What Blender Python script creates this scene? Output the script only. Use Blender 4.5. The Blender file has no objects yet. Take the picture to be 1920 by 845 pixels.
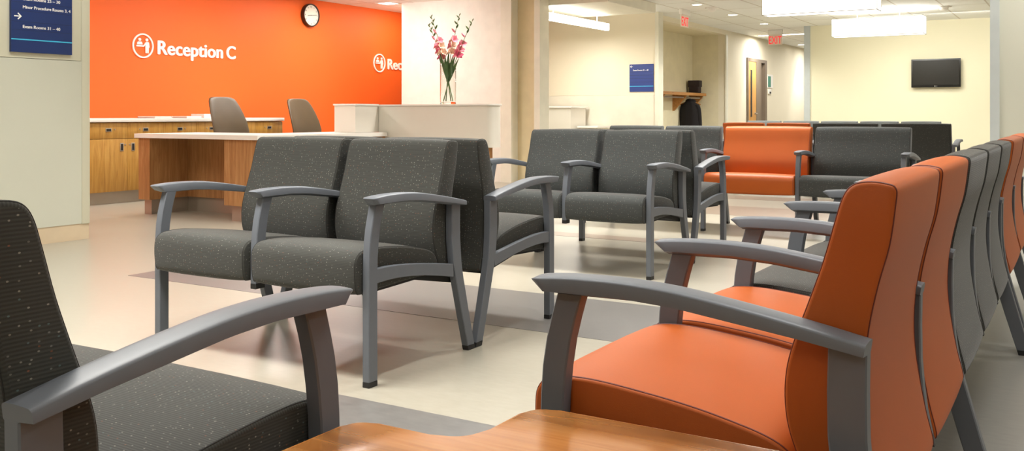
import bpy, bmesh, math, random
from mathutils import Vector, Matrix

random.seed(7)
scene = bpy.context.scene
COL = scene.collection
PI = math.pi

# ------------------------------------------------------------------ materials
def srgb(r, g, b):
    def f(c):
        c /= 255.0
        return c / 12.92 if c <= 0.04045 else ((c + 0.055) / 1.055) ** 2.4
    return (f(r), f(g), f(b), 1.0)

def new_mat(name):
    m = bpy.data.materials.new(name)
    m.use_nodes = True
    nt = m.node_tree
    return m, nt, nt.nodes['Principled BSDF']

def N(nt, t, **kw):
    n = nt.nodes.new(t)
    for k, v in kw.items():
        setattr(n, k, v)
    return n

def ramp(nt, stops, interp='LINEAR'):
    r = N(nt, 'ShaderNodeValToRGB')
    cr = r.color_ramp
    cr.interpolation = interp
    while len(cr.elements) < len(stops):
        cr.elements.new(0.5)
    for e, (p, c) in zip(cr.elements, stops):
        e.position = p
        e.color = c if len(c) == 4 else (*c, 1)
    return r

def mathn(nt, op, a=None, b=None, c=None):
    n = N(nt, 'ShaderNodeMath', operation=op)
    for i, v in enumerate((a, b, c)):
        if v is None:
            continue
        if isinstance(v, (int, float)):
            n.inputs[i].default_value = v
        else:
            nt.links.new(v, n.inputs[i])
    return n.outputs[0]

def mixc(nt, fac, a, b):
    n = N(nt, 'ShaderNodeMix', data_type='RGBA')
    for sock, v in ((n.inputs[0], fac), (n.inputs[6], a), (n.inputs[7], b)):
        if isinstance(v, (int, float, tuple)):
            sock.default_value = v
        else:
            nt.links.new(v, sock)
    return n.outputs[2]

def bump(nt, bsdf, height, strength=0.2, dist=0.002):
    b = N(nt, 'ShaderNodeBump')
    b.inputs['Strength'].default_value = strength
    b.inputs['Distance'].default_value = dist
    nt.links.new(height, b.inputs['Height'])
    nt.links.new(b.outputs[0], bsdf.inputs['Normal'])

def noise(nt, scale, detail=3, vec=None, rough=0.5):
    n = N(nt, 'ShaderNodeTexNoise')
    n.inputs['Scale'].default_value = scale
    n.inputs['Detail'].default_value = detail
    n.inputs['Roughness'].default_value = rough
    if vec is not None:
        nt.links.new(vec, n.inputs['Vector'])
    return n

def plain(name, col, rough=0.6, metal=0.0, var=0.04, nscale=6.0, bstr=0.0, bscale=200, spec=0.5):
    m, nt, b = new_mat(name)
    tc = N(nt, 'ShaderNodeTexCoord')
    n = noise(nt, nscale, 3, tc.outputs['Object'])
    lo = tuple(c * (1 - var) for c in col[:3]) + (1,)
    hi = tuple(min(1, c * (1 + var)) for c in col[:3]) + (1,)
    r = ramp(nt, [(0.3, lo), (0.7, hi)])
    nt.links.new(n.outputs['Fac'], r.inputs[0])
    nt.links.new(r.outputs[0], b.inputs['Base Color'])
    b.inputs['Roughness'].default_value = rough
    b.inputs['Metallic'].default_value = metal
    b.inputs['Specular IOR Level'].default_value = spec
    if bstr:
        n2 = noise(nt, bscale, 2, tc.outputs['Object'])
        bump(nt, b, n2.outputs['Fac'], bstr, 0.001)
    return m

def emis(name, col, strength):
    m, nt, b = new_mat(name)
    b.inputs['Base Color'].default_value = col
    b.inputs['Emission Color'].default_value = col
    b.inputs['Emission Strength'].default_value = strength
    return m

def fabric(name, base, rib, specks, speck_amt=0.42):
    m, nt, b = new_mat(name)
    uv = N(nt, 'ShaderNodeUVMap')
    sep = N(nt, 'ShaderNodeSeparateXYZ')
    nt.links.new(uv.outputs[0], sep.inputs[0])
    # fine horizontal ribs
    w = mathn(nt, 'SINE', mathn(nt, 'MULTIPLY', sep.outputs['Y'], 2 * PI / 0.0052))
    ribf = mathn(nt, 'MULTIPLY_ADD', w, 0.5, 0.5)
    nn = noise(nt, 900, 2, uv.outputs[0])
    c1 = mixc(nt, ribf, base, rib)
    c1 = mixc(nt, mathn(nt, 'MULTIPLY', nn.outputs['Fac'], 0.35), c1, tuple(x * 0.45 for x in base[:3]) + (1,))
    # specks
    vor = N(nt, 'ShaderNodeTexVoronoi', voronoi_dimensions='2D')
    vor.inputs['Scale'].default_value = 95
    mp = N(nt, 'ShaderNodeMapping')
    mp.inputs['Scale'].default_value = (0.8, 1.15, 1)
    nt.links.new(uv.outputs[0], mp.inputs[0])
    nt.links.new(mp.outputs[0], vor.inputs['Vector'])
    near = mathn(nt, 'LESS_THAN', vor.outputs['Distance'], 0.13)
    sc = N(nt, 'ShaderNodeSeparateColor')
    nt.links.new(vor.outputs['Color'], sc.inputs[0])
    on = mathn(nt, 'GREATER_THAN', sc.outputs[0], 1 - speck_amt)
    rp = ramp(nt, [(i / len(specks), c) for i, c in enumerate(specks)], 'CONSTANT')
    nt.links.new(sc.outputs[1], rp.inputs[0])
    fac = mathn(nt, 'MULTIPLY', mathn(nt, 'MULTIPLY', near, on), 0.42)
    c2 = mixc(nt, fac, c1, rp.outputs[0])
    nt.links.new(c2, b.inputs['Base Color'])
    b.inputs['Roughness'].default_value = 0.85
    b.inputs['Specular IOR Level'].default_value = 0.25
    b.inputs['Sheen Weight'].default_value = 0.25
    b.inputs['Sheen Roughness'].default_value = 0.4
    bump(nt, b, ribf, 0.22, 0.0012)
    return m

def wood(name, c_dark, c_mid, c_light, axis='Z', scale=1.0, rough=0.4, coat=0.0):
    m, nt, b = new_mat(name)
    tc = N(nt, 'ShaderNodeTexCoord')
    mp = N(nt, 'ShaderNodeMapping')
    s = {'X': (1.1, 16, 16), 'Y': (16, 1.1, 16), 'Z': (16, 16, 1.1)}[axis]
    mp.inputs['Scale'].default_value = tuple(v * scale for v in s)
    nt.links.new(tc.outputs['Object'], mp.inputs[0])
    n1 = noise(nt, 2.2, 5, mp.outputs[0], 0.65)
    n1.inputs['Distortion'].default_value = 0.9
    r = ramp(nt, [(0.28, c_dark), (0.5, c_mid), (0.74, c_light)])
    nt.links.new(n1.outputs['Fac'], r.inputs[0])
    mp2 = N(nt, 'ShaderNodeMapping')
    mp2.inputs['Scale'].default_value = tuple(v * scale * 6 for v in s)
    nt.links.new(tc.outputs['Object'], mp2.inputs[0])
    n2 = noise(nt, 2.0, 3, mp2.outputs[0])
    c = mixc(nt, mathn(nt, 'MULTIPLY', n2.outputs['Fac'], 0.3), r.outputs[0], c_dark)
    nt.links.new(c, b.inputs['Base Color'])
    b.inputs['Roughness'].default_value = rough
    b.inputs['Coat Weight'].default_value = coat
    b.inputs['Coat Roughness'].default_value = 0.15
    bump(nt, b, n2.outputs['Fac'], 0.08, 0.0008)
    return m

M = {}
SPK = [srgb(186, 182, 170), srgb(150, 150, 144), srgb(110, 138, 138), srgb(182, 178, 164), srgb(158, 92, 60), srgb(146, 144, 134), srgb(176, 172, 160)]
M['dark_fabric'] = fabric('charcoal_speckled_fabric', srgb(56, 56, 52), srgb(67, 67, 62), SPK, 0.36)
M['dark_fabric_cool'] = fabric('charcoal_fabric_cool', srgb(58, 60, 58), srgb(69, 71, 69), SPK, 0.3)
M['dark_fabric_lit'] = fabric('charcoal_fabric_lit', srgb(122, 128, 128), srgb(134, 140, 140), SPK, 0.2)  # charcoal lightened: light on the backrest tops put into the colour
M['dark_piping'] = plain('charcoal_piping', srgb(34, 33, 29), 0.8)
M['orange_vinyl'] = plain('orange_vinyl', srgb(168, 80, 22), 0.5, 0, 0.03, 4, 0.12, 450, 0.3)
M['orange_piping'] = plain('orange_stitched_seam', srgb(96, 28, 12), 0.6)
M['frame'] = plain('grey_powder_coat', srgb(95, 99, 105), 0.45, 0.0, 0.02, 30, 0.0, 600, 0.4)
M['black'] = plain('black_plastic', srgb(24, 24, 25), 0.5)
M['pan'] = plain('black_seat_pan', srgb(22, 22, 21), 0.8)
M['wall_cream'] = plain('cream_paint', srgb(232, 222, 198), 0.75, 0, 0.02, 1.2, 0.05, 300)
M['wall_tv'] = plain('pale_yellow_paint', srgb(230, 224, 194), 0.75, 0, 0.015, 1.0, 0.05, 300)
M['wall_orange'] = plain('orange_paint', srgb(238, 102, 26), 0.6, 0, 0.015, 1.0, 0.05, 300)
M['col_paint'] = plain('grey_cream_paint', srgb(206, 202, 180), 0.7, 0, 0.02, 1.0)
M['col_panel'] = plain('sage_wall_panel', srgb(200, 200, 184), 0.55, 0, 0.02, 1.0)
M['trim_cream'] = plain('cream_trim', srgb(226, 222, 204), 0.5)
M['trim_grey'] = plain('grey_corner_guard', srgb(186, 192, 190), 0.5)
M['recess'] = plain('tan_recess_paint', srgb(222, 206, 166), 0.75)
M['alcove'] = plain('tan_alcove_paint', srgb(226, 216, 184), 0.75)
M['white_lam'] = plain('white_laminate', srgb(222, 216, 204), 0.35, 0, 0.01)
M['white_top'] = plain('white_solid_surface', srgb(240, 236, 228), 0.3, 0, 0.01)
M['steel'] = plain('brushed_steel', srgb(176, 166, 152), 0.35, 0.55, 0.05, 3)
M['white'] = plain('white_letter_paint', srgb(250, 247, 240), 0.4, 0, 0.005)
M['blue'] = plain('navy_sign_panel', srgb(12, 44, 102), 0.4, 0, 0.02)
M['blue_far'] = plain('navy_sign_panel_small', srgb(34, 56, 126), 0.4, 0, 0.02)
M['blue_groove'] = plain('navy_sign_groove', srgb(14, 34, 72), 0.5)
M['cyan'] = plain('cyan_stripe', srgb(66, 186, 226), 0.4)
M['brown_leather'] = plain('brown_leatherette', srgb(86, 70, 48), 0.45, 0, 0.06, 6, 0.1, 300)
M['wood_cab'] = wood('oak_cabinet', srgb(160, 112, 46), srgb(190, 142, 64), srgb(208, 164, 86), 'Z', 1.0, 0.45)
M['wood_desk'] = wood('oak_desk_panel', srgb(146, 100, 58), srgb(174, 126, 78), srgb(194, 150, 102), 'Z', 1.0, 0.45)
M['wood_table'] = wood('cherry_table_top', srgb(146, 88, 36), srgb(178, 114, 54), srgb(192, 134, 74), 'Y', 0.9, 0.24, 0.3)
M['wood_shelf'] = wood('oak_shelf', srgb(140, 90, 40), srgb(176, 122, 60), srgb(196, 140, 76), 'X', 1.0, 0.5)
M['wood_door'] = wood('oak_door', srgb(178, 122, 58), srgb(204, 150, 80), srgb(216, 166, 96), 'Z', 0.8, 0.45)
M['door_frame'] = plain('taupe_door_frame', srgb(122, 106, 88), 0.5)
M['tv_black'] = plain('television_bezel', srgb(22, 21, 18), 0.3)
M['tv_screen'] = plain('television_screen', srgb(32, 30, 22), 0.25, 0, 0.05, 2, 0, 200, 0.25)
M['coat'] = plain('black_wool', srgb(20, 15, 17), 0.9)
M['bag'] = plain('dark_brown_bag', srgb(36, 22, 22), 0.7)
M['shade'] = emis('lit_fabric_shade', (1.0, 0.97, 0.91, 1), 1.9)
M['shade_edge'] = plain('shade_frame', srgb(176, 172, 158), 0.6)
M['lamp_body'] = emis('translucent_lamp_body', (1.0, 0.95, 0.86, 1), 0.75)
M['light_panel'] = emis('lit_diffuser', (1.0, 0.95, 0.86, 1), 9.0)
M['down_glow'] = emis('lit_downlight', (1.0, 0.95, 0.86, 1), 12.0)
M['fixture_white'] = plain('white_metal', srgb(238, 234, 226), 0.4)
M['red_glow'] = emis('lit_red_letters', (0.9, 0.03, 0.04, 1), 0.7)
M['exit_panel'] = plain('clear_exit_panel', srgb(236, 222, 206), 0.3)
M['clock_face'] = plain('clock_face', srgb(232, 228, 214), 0.15)
M['clock_rim'] = plain('clock_rim', srgb(48, 30, 22), 0.3)
M['paper'] = plain('white_paper', srgb(242, 236, 228), 0.6)
M['acrylic'] = plain('pale_tray', srgb(226, 206, 196), 0.2)
M['green_plaque'] = plain('green_plaque', srgb(66, 140, 120), 0.4)
M['stem'] = plain('flower_stem', srgb(92, 120, 60), 0.5, 0, 0.15, 20)
M['leaf'] = plain('flower_leaf', srgb(72, 108, 54), 0.45, 0, 0.2, 20)
M['bud'] = plain('green_bud', srgb(96, 116, 62), 0.5, 0, 0.15, 20)
M['petal_pink'] = plain('pink_petal', srgb(240, 140, 156), 0.5, 0, 0.12, 30)
M['petal_cream'] = plain('cream_petal', srgb(244, 204, 176), 0.5, 0, 0.1, 30)
M['petal_deep'] = plain('deep_pink_petal', srgb(226, 100, 130), 0.5, 0, 0.12, 30)

def glass_mat():
    m, nt, b = new_mat('clear_glass')
    b.inputs['Base Color'].default_value = (0.97, 0.99, 0.97, 1)
    b.inputs['Roughness'].default_value = 0.01
    b.inputs['Transmission Weight'].default_value = 1.0
    b.inputs['IOR'].default_value = 1.25
    return m
M['glass'] = glass_mat()

def floor_mat():
    m, nt, b = new_mat('sheet_vinyl_floor')
    tc = N(nt, 'ShaderNodeTexCoord')
    n1 = noise(nt, 1.3, 4, tc.outputs['Object'])
    mp = N(nt, 'ShaderNodeMapping')
    mp.inputs['Scale'].default_value = (5, 1.6, 1)
    nt.links.new(tc.outputs['Object'], mp.inputs[0])
    n2 = noise(nt, 9, 6, mp.outputs[0], 0.65)
    r = ramp(nt, [(0.3, srgb(154, 148, 133)), (0.7, srgb(167, 162, 148))])
    nt.links.new(n2.outputs['Fac'], r.inputs[0])
    c = mixc(nt, mathn(nt, 'MULTIPLY', n1.outputs['Fac'], 0.35), r.outputs[0], srgb(162, 153, 136))
    # grout-like seam lines of the sheet (1.83 m rolls)
    nt.links.new(c, b.inputs['Base Color'])
    rr = mathn(nt, 'MULTIPLY_ADD', n2.outputs['Fac'], 0.14, 0.24)
    nt.links.new(rr, b.inputs['Roughness'])
    b.inputs['Specular IOR Level'].default_value = 0.5
    bump(nt, b, n2.outputs['Fac'], 0.03, 0.001)
    return m
M['floor'] = floor_mat()

def stripe_mat(name, a, c):
    m, nt, b = new_mat(name)
    tc = N(nt, 'ShaderNodeTexCoord')
    mp = N(nt, 'ShaderNodeMapping')
    mp.inputs['Scale'].default_value = (5, 1.6, 1)
    nt.links.new(tc.outputs['Object'], mp.inputs[0])
    n2 = noise(nt, 9, 6, mp.outputs[0], 0.65)
    r = ramp(nt, [(0.3, a), (0.7, c)])
    nt.links.new(n2.outputs['Fac'], r.inputs[0])
    nt.links.new(r.outputs[0], b.inputs['Base Color'])
    rr = mathn(nt, 'MULTIPLY_ADD', n2.outputs['Fac'], 0.14, 0.26)
    nt.links.new(rr, b.inputs['Roughness'])
    return m
M['stripe_grey'] = stripe_mat('grey_floor_stripe', srgb(104, 101, 98), srgb(118, 115, 111))
M['stripe_brown'] = stripe_mat('brown_floor_stripe', srgb(132, 116, 102), srgb(148, 132, 117))
M['aisle_grey'] = stripe_mat('grey_aisle_floor', srgb(134, 132, 126), srgb(148, 146, 139))

def ceiling_mat():
    m, nt, b = new_mat('acoustic_ceiling_tiles')
    tc = N(nt, 'ShaderNodeTexCoord')
    br = N(nt, 'ShaderNodeTexBrick')
    br.offset = 0.0
    br.inputs['Color1'].default_value = srgb(240, 240, 236)
    br.inputs['Color2'].default_value = srgb(236, 236, 231)
    br.inputs['Mortar'].default_value = srgb(206, 199, 186)
    br.inputs['Scale'].default_value = 1.0
    br.inputs['Mortar Size'].default_value = 0.012
    br.inputs['Brick Width'].default_value = 1.22
    br.inputs['Row Height'].default_value = 0.61
    nt.links.new(tc.outputs['Object'], br.inputs['Vector'])
    nt.links.new(br.outputs['Color'], b.inputs['Base Color'])
    b.inputs['Roughness'].default_value = 0.9
    return m
M['ceiling'] = ceiling_mat()

# ------------------------------------------------------------------ mesh helpers
def link(name, me, mat, parent=None, loc=None, rotz=None, sharp=35):
    o = bpy.data.objects.new(name, me)
    COL.objects.link(o)
    if mat is not None and not me.materials:
        me.materials.append(M[mat] if isinstance(mat, str) else mat)
    if parent is not None:
        o.parent = parent
    if loc is not None:
        o.location = loc
    if rotz is not None:
        o.rotation_euler = (0, 0, rotz)
    return o

def mesh_from(bm, name, sharp=35, smooth=True):
    bmesh.ops.recalc_face_normals(bm, faces=bm.faces)
    me = bpy.data.meshes.new(name)
    bm.to_mesh(me)
    bm.free()
    if smooth:
        for p in me.polygons:
            p.use_smooth = True
        me.set_sharp_from_angle(angle=math.radians(sharp))
    return me

def obj(name, bm, mat, parent=None, loc=None, rotz=None, sharp=35, smooth=True):
    return link(name, mesh_from(bm, name, sharp, smooth), mat, parent, loc, rotz)

def add_box(bm, x0, x1, y0, y1, z0, z1, bev=0.0):
    r = bmesh.ops.create_cube(bm, size=1.0)
    vs = r['verts']
    for v in vs:
        v.co = Vector(((x0 + x1) / 2 + v.co.x * (x1 - x0), (y0 + y1) / 2 + v.co.y * (y1 - y0), (z0 + z1) / 2 + v.co.z * (z1 - z0)))
    if bev:
        es = list({e for v in vs for e in v.link_edges})
        bmesh.ops.bevel(bm, geom=es, offset=bev, segments=2, affect='EDGES', profile=0.5)

def box(name, x0, x1, y0, y1, z0, z1, mat, parent=None, bev=0.0):
    bm = bmesh.new()
    add_box(bm, x0, x1, y0, y1, z0, z1, bev)
    return obj(name, bm, mat, parent)

def thing(name, label, cat, loc=(0, 0, 0), rotz=0.0, group=None):
    o = bpy.data.objects.new(name, None)
    o.empty_display_size = 0.1
    COL.objects.link(o)
    o.location = loc
    o.rotation_euler = (0, 0, rotz)
    o['label'] = label
    o['category'] = cat
    if group:
        o['group'] = group
    return o

def tag(o, label, cat, group=None):
    o['label'] = label
    o['category'] = cat
    if group:
        o['group'] = group
    return o

def struct(o):
    o['kind'] = 'structure'
    return o

def catmull(pts, n=4, closed=True):
    out = []
    L = len(pts)
    rng = range(L) if closed else range(L - 1)
    for i in rng:
        if closed:
            p0, p1, p2, p3 = pts[i - 1], pts[i], pts[(i + 1) % L], pts[(i + 2) % L]
        else:
            p1, p2 = pts[i], pts[i + 1]
            p0 = pts[i - 1] if i > 0 else p1
            p3 = pts[i + 2] if i + 2 < L else p2
        for k in range(n):
            t = k / n
            q = []
            for a, b, c, d in zip(p0, p1, p2, p3):
                q.append(0.5 * ((2 * b) + (-a + c) * t + (2 * a - 5 * b + 4 * c - d) * t * t + (-a + 3 * b - 3 * c + d) * t ** 3))
            out.append(tuple(q))
    if not closed:
        out.append(tuple(pts[-1]))
    return out

def poly_normals(pr):
    """outward normals of a closed (y,z) polygon"""
    A = sum(pr[i - 1][0] * pr[i][1] - pr[i][0] * pr[i - 1][1] for i in range(len(pr)))
    sgn = 1 if A > 0 else -1
    ns = []
    L = len(pr)
    for i in range(L):
        a, c = pr[i - 1], pr[(i + 1) % L]
        t = Vector((c[0] - a[0], c[1] - a[1]))
        if t.length < 1e-9:
            t = Vector((1, 0))
        t.normalize()
        ns.append((t.y * sgn, -t.x * sgn))
    return ns

def add_loft(bm, pr, sections):
    """sweep the (y,z) polygon along x; sections = [(x, outward offset)]; UV in metres"""
    uvl = bm.loops.layers.uv.verify()
    ns = poly_normals(pr)
    L = len(pr)
    arc = [0.0]
    for i in range(L):
        a, b = pr[i], pr[(i + 1) % L]
        arc.append(arc[-1] + math.hypot(a[0] - b[0], a[1] - b[1]))
    rings = []
    for x, off in sections:
        rings.append([bm.verts.new((x, p[0] + n[0] * off, p[1] + n[1] * off)) for p, n in zip(pr, ns)])
    for k in range(len(rings) - 1):
        for i in range(L):
            j = (i + 1) % L
            f = bm.faces.new((rings[k][i], rings[k][j], rings[k + 1][j], rings[k + 1][i]))
            uvs = ((sections[k][0], arc[i]), (sections[k][0], arc[i + 1]), (sections[k + 1][0], arc[i + 1]), (sections[k + 1][0], arc[i]))
            for lp, uv in zip(f.loops, uvs):
                lp[uvl].uv = uv
    for rg in (rings[0], rings[-1]):
        f = bm.faces.new(rg)
        for lp in f.loops:
            lp[uvl].uv = (lp.vert.co.y + 0.013, lp.vert.co.z)

def add_tube(bm, pts, r, seg=6, closed=False, r_end=None):
    """round tube through 3D points"""
    P = [Vector(p) for p in pts]
    n = len(P)
    rings = []
    for i in range(n):
        a = P[i - 1] if (i > 0 or closed) else P[i]
        b = P[(i + 1) % n] if (i < n - 1 or closed) else P[i]
        t = (b - a)
        if t.length < 1e-9:
            t = Vector((0, 0, 1))
        t.normalize()
        up = Vector((1, 0, 0)) if abs(t.x) < 0.9 else Vector((0, 0, 1))
        s = t.cross(up).normalized()
        w = s.cross(t)
        rr = r if r_end is None else r + (r_end - r) * i / max(1, n - 1)
        rings.append([bm.verts.new(P[i] + (s * math.cos(2 * PI * k / seg) + w * math.sin(2 * PI * k / seg)) * rr) for k in range(seg)])
    m = n if closed else n - 1
    for i in range(m):
        A, B = rings[i], rings[(i + 1) % n]
        for k in range(seg):
            bm.faces.new((A[k], A[(k + 1) % seg], B[(k + 1) % seg], B[k]))
    if not closed:
        bm.faces.new(rings[0][::-1])
        bm.faces.new(rings[-1])

def add_lathe(bm, prof, seg=32, center=(0, 0, 0), axis='Z', close=False):
    """revolve [(r,z)] about an axis"""
    rings = []
    cx, cy, cz = center
    for r, z in prof:
        ring = []
        for k in range(seg):
            a = 2 * PI * k / seg
            if axis == 'Z':
                co = (cx + r * math.cos(a), cy + r * math.sin(a), cz + z)
            elif axis == 'Y':
                co = (cx + r * math.cos(a), cy + z, cz + r * math.sin(a))
            else:
                co = (cx + z, cy + r * math.cos(a), cz + r * math.sin(a))
            ring.append(bm.verts.new(co))
        rings.append(ring)
    for A, B in zip(rings, rings[1:]):
        for k in range(seg):
            bm.faces.new((A[k], A[(k + 1) % seg], B[(k + 1) % seg], B[k]))
    if close:
        A, B = rings[-1], rings[0]
        for k in range(seg):
            bm.faces.new((A[k], A[(k + 1) % seg], B[(k + 1) % seg], B[k]))
    else:
        bm.faces.new(rings[0])
        bm.faces.new(rings[-1][::-1])

def add_prism(bm, poly, z0, z1):
    """(x,y) polygon raised from z0 to z1"""
    lo = [bm.verts.new((x, y, z0)) for x, y in poly]
    hi = [bm.verts.new((x, y, z1)) for x, y in poly]
    L = len(poly)
    bm.faces.new(lo[::-1])
    bm.faces.new(hi)
    for i in range(L):
        j = (i + 1) % L
        bm.faces.new((lo[i], lo[j], hi[j], hi[i]))

def text_mesh(body, width=None, height=None, depth=0.004, weight=0.0, name='lettering', spacing=1.0):
    """letters as a mesh in the local x-z plane, facing -y, left bottom at the origin"""
    cu = bpy.data.curves.new(name, 'FONT')
    cu.body = body
    cu.size = 1.0
    cu.extrude = 0.0
    cu.offset = 0.0
    cu.space_character = spacing
    cu.resolution_u = 6
    tmp = bpy.data.objects.new(name + '_tmp', cu)
    COL.objects.link(tmp)
    dg = bpy.context.evaluated_depsgraph_get()
    me = bpy.data.meshes.new_from_object(tmp.evaluated_get(dg))
    bpy.data.objects.remove(tmp)
    bpy.data.curves.remove(cu)
    xs = [v.co.x for v in me.vertices]
    x0, x1 = min(xs), max(xs)
    sx = width / (x1 - x0) if width else None
    cap = 0.73
    sz = height / cap if height else sx
    sx = sx or sz
    bm = bmesh.new()
    bm.from_mesh(me)
    bpy.data.meshes.remove(me)
    for v in bm.verts:
        v.co = Vector(((v.co.x - x0) * sx, 0.0, v.co.y * sz))
    if weight:
        # heavier strokes: the same letters laid over each other, nudged by a stroke fraction
        base = list(bm.faces)
        for k, (ox, oz) in enumerate(((1, 0), (-1, 0), (0, 0.6), (0, -0.6))):
            d = bmesh.ops.duplicate(bm, geom=base)
            for g in d['geom']:
                if isinstance(g, bmesh.types.BMVert):
                    g.co += Vector((ox * weight * sx, -0.00004 * (k + 1), oz * weight * sz))
    r = bmesh.ops.extrude_face_region(bm, geom=list(bm.faces))
    for g in r['geom']:
        if isinstance(g, bmesh.types.BMVert):
            g.co.y -= depth
    bmesh.ops.recalc_face_normals(bm, faces=bm.faces)
    return bm

# ------------------------------------------------------------------ room shell
CEIL = 2.62
def slab(name, x0, x1, y0, y1, z0, z1, mat, bev=0.0):
    return struct(box(name, x0, x1, y0, y1, z0, z1, mat, None, bev))

slab('floor', -3.2, 27.0, -3.2, 12.0, -0.10, 0.0, 'floor')
def inlay(name, x0, x1, y0, y1, mat, h=0.0012):
    return slab(name, x0, x1, y0, y1, 0.0002, h, mat)
inlay('floor_stripe_1', 1.66, 2.44, 0.45, 2.2, 'stripe_grey')
inlay('floor_stripe_2', 3.60, 4.37, 0.45, 4.82, 'stripe_grey')
inlay('floor_stripe_3', 6.53, 6.74, 0.45, 4.2, 'stripe_brown')
inlay('floor_stripe_4', 8.70, 9.57, 0.45, 6.4, 'stripe_brown')
inlay('floor_stripe_5', 10.40, 10.85, 0.45, 6.4, 'stripe_brown')
inlay('floor_stripe_6', 12.4, 12.9, 0.45, 6.4, 'stripe_brown')
inlay('floor_aisle', -1.0, 9.0, -3.0, 0.45, 'aisle_grey', 0.0010)
slab('ceiling', -3.2, 27.0, -3.2, 12.0, CEIL, CEIL + 0.1, 'ceiling')

slab('wall_orange', 0.5, 17.0, 9.59, 9.75, 0, CEIL, 'wall_orange')
slab('wall_back', 18.2, 18.36, -3.0, 4.48, 0, CEIL, 'wall_tv')
slab('trim_1', 18.17, 18.38, 4.40, 4.51, 0, CEIL, 'trim_grey')
slab('wall_hall_end', 26.4, 26.55, 3.0, 7.0, 0, CEIL, 'wall_cream')
slab('wall_right', -3.0, 27.0, -3.15, -3.0, 0, CEIL, 'wall_cream')
slab('wall_rear', -3.15, -3.0, -3.0, 12.0, 0, CEIL, 'wall_cream')
slab('wall_left', -3.0, 0.5, 9.59, 9.75, 0, CEIL, 'wall_cream')
# pilaster wall behind the right hand row
slab('wall_pilaster', 9.0, 9.3, -3.0, 0.61, 0, CEIL, 'col_panel')
slab('trim_2', 8.985, 9.31, 0.60, 0.672, 0, CEIL, 'trim_grey')
# column with the way-finding sign
slab('wall_column', 2.4, 4.455, 6.52, 6.95, 1.357, CEIL, 'col_paint')
slab('wall_column_panel', 2.4, 4.455, 6.51, 6.95, 0.122, 1.353, 'col_panel')
slab('trim_3', 4.455, 4.523, 6.505, 6.96, 0.118, CEIL, 'col_paint', 0.004)
slab('baseboard_column', 2.4, 4.52, 6.515, 6.95, 0, 0.122, plain('tan_base', srgb(206, 186, 156), 0.5))
# pier behind the flowers, its trim and the recessed face beside it
slab('wall_pier', 11.3, 11.5, 6.97, 8.76, 0, CEIL, plain('pier_paint', srgb(232, 228, 216), 0.75))
slab('trim_4', 11.24, 11.5, 6.80, 6.97, 0, CEIL, 'trim_cream')
slab('wall_recess', 11.42, 11.6, 6.50, 6.80, 0, CEIL, 'recess')
slab('trim_5', 11.36, 11.62, 6.41, 6.50, 0, CEIL, 'trim_cream')
slab('wall_pier_side', 11.5, 13.4, 8.60, 8.76, 0, CEIL, 'wall_cream')
# corridor wall that carries the small sign
slab('wall_corridor', 14.4, 14.55, 5.94, 9.59, 1.27, CEIL, 'wall_cream')
slab('wall_corridor_panel', 14.39, 14.55, 5.94, 9.59, 0, 1.268, plain('wainscot_paint', srgb(226, 218, 200), 0.6))
slab('trim_6', 14.36, 14.56, 5.89, 5.95, 0, CEIL, 'trim_cream')
# soffit above the corridor mouth
slab('ceiling_soffit', 11.62, 13.3, 5.5, 8.6, 2.48, CEIL, 'trim_cream')
# hall wall with coat alcove and door
slab('wall_hall_1', 14.55, 14.90, 6.03, 6.2, 0, CEIL, 'wall_cream')
slab('wall_hall_header', 14.90, 18.22, 6.05, 6.2, 2.53, CEIL, 'wall_cream')
slab('wall_hall_2', 18.22, 19.57, 6.05, 6.2, 0, CEIL, 'wall_cream')
slab('trim_7', 18.20, 18.30, 6.03, 6.06, 0, 2.53, 'trim_cream')
slab('wall_hall_3', 21.0, 26.4, 6.05, 6.2, 0, CEIL, 'wall_cream')
slab('wall_hall_4', 19.57, 21.0, 6.05, 6.2, 2.15, CEIL, 'wall_cream')
slab('wall_alcove_back', 14.78, 18.4, 6.74, 6.86, 0, CEIL, 'alcove')
slab('wall_alcove_left', 14.78, 14.90, 6.2, 6.74, 0, CEIL, 'alcove')
slab('wall_alcove_right', 18.22, 18.34, 6.2, 6.74, 0, CEIL, 'alcove')
slab('ceiling_alcove', 14.90, 18.22, 6.2, 6.74, 2.53, 2.56, 'alcove')

# hall door: frame, leaf and side light
d = struct(box('door_1', 19.66, 20.20, 6.032, 6.08, 0.01, 2.08, 'wood_door'))
box('door_window', 19.80, 19.90, 6.028, 6.04, 0.90, 1.90, 'black', d)
bm = bmesh.new()
add_lathe(bm, [(0.0, 0), (0.028, 0), (0.028, 0.012), (0.0, 0.012)], 16, (20.12, 6.02, 0.97), 'Y')
add_tube(bm, [(20.12, 6.03, 0.97), (20.12, 5.985, 0.97), (20.11, 5.98, 0.97), (20.00, 5.98, 0.97)], 0.011, 8)
obj('door_handle', bm, 'steel', d)
bm = bmesh.new()
for x0, x1, z0, z1 in ((19.57, 19.66, 0, 2.15), (20.20, 20.50, 0, 2.08), (20.86, 21.0, 0, 2.15), (19.66, 20.86, 2.08, 2.15)):
    add_box(bm, x0, x1, 6.025, 6.2, z0, z1)
add_box(bm, 20.50, 20.55, 6.02, 6.2, 0, 2.08)
struct(obj('trim_8', bm, 'door_frame'))
struct(box('window_1', 20.55, 20.86, 6.12, 6.13, 0, 2.08, 'black'))

# ------------------------------------------------------------------ waiting benches
S, W, T = 0.5475, 0.7635, 0.032      # seat pitch, wide seat pitch, frame thickness

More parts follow.
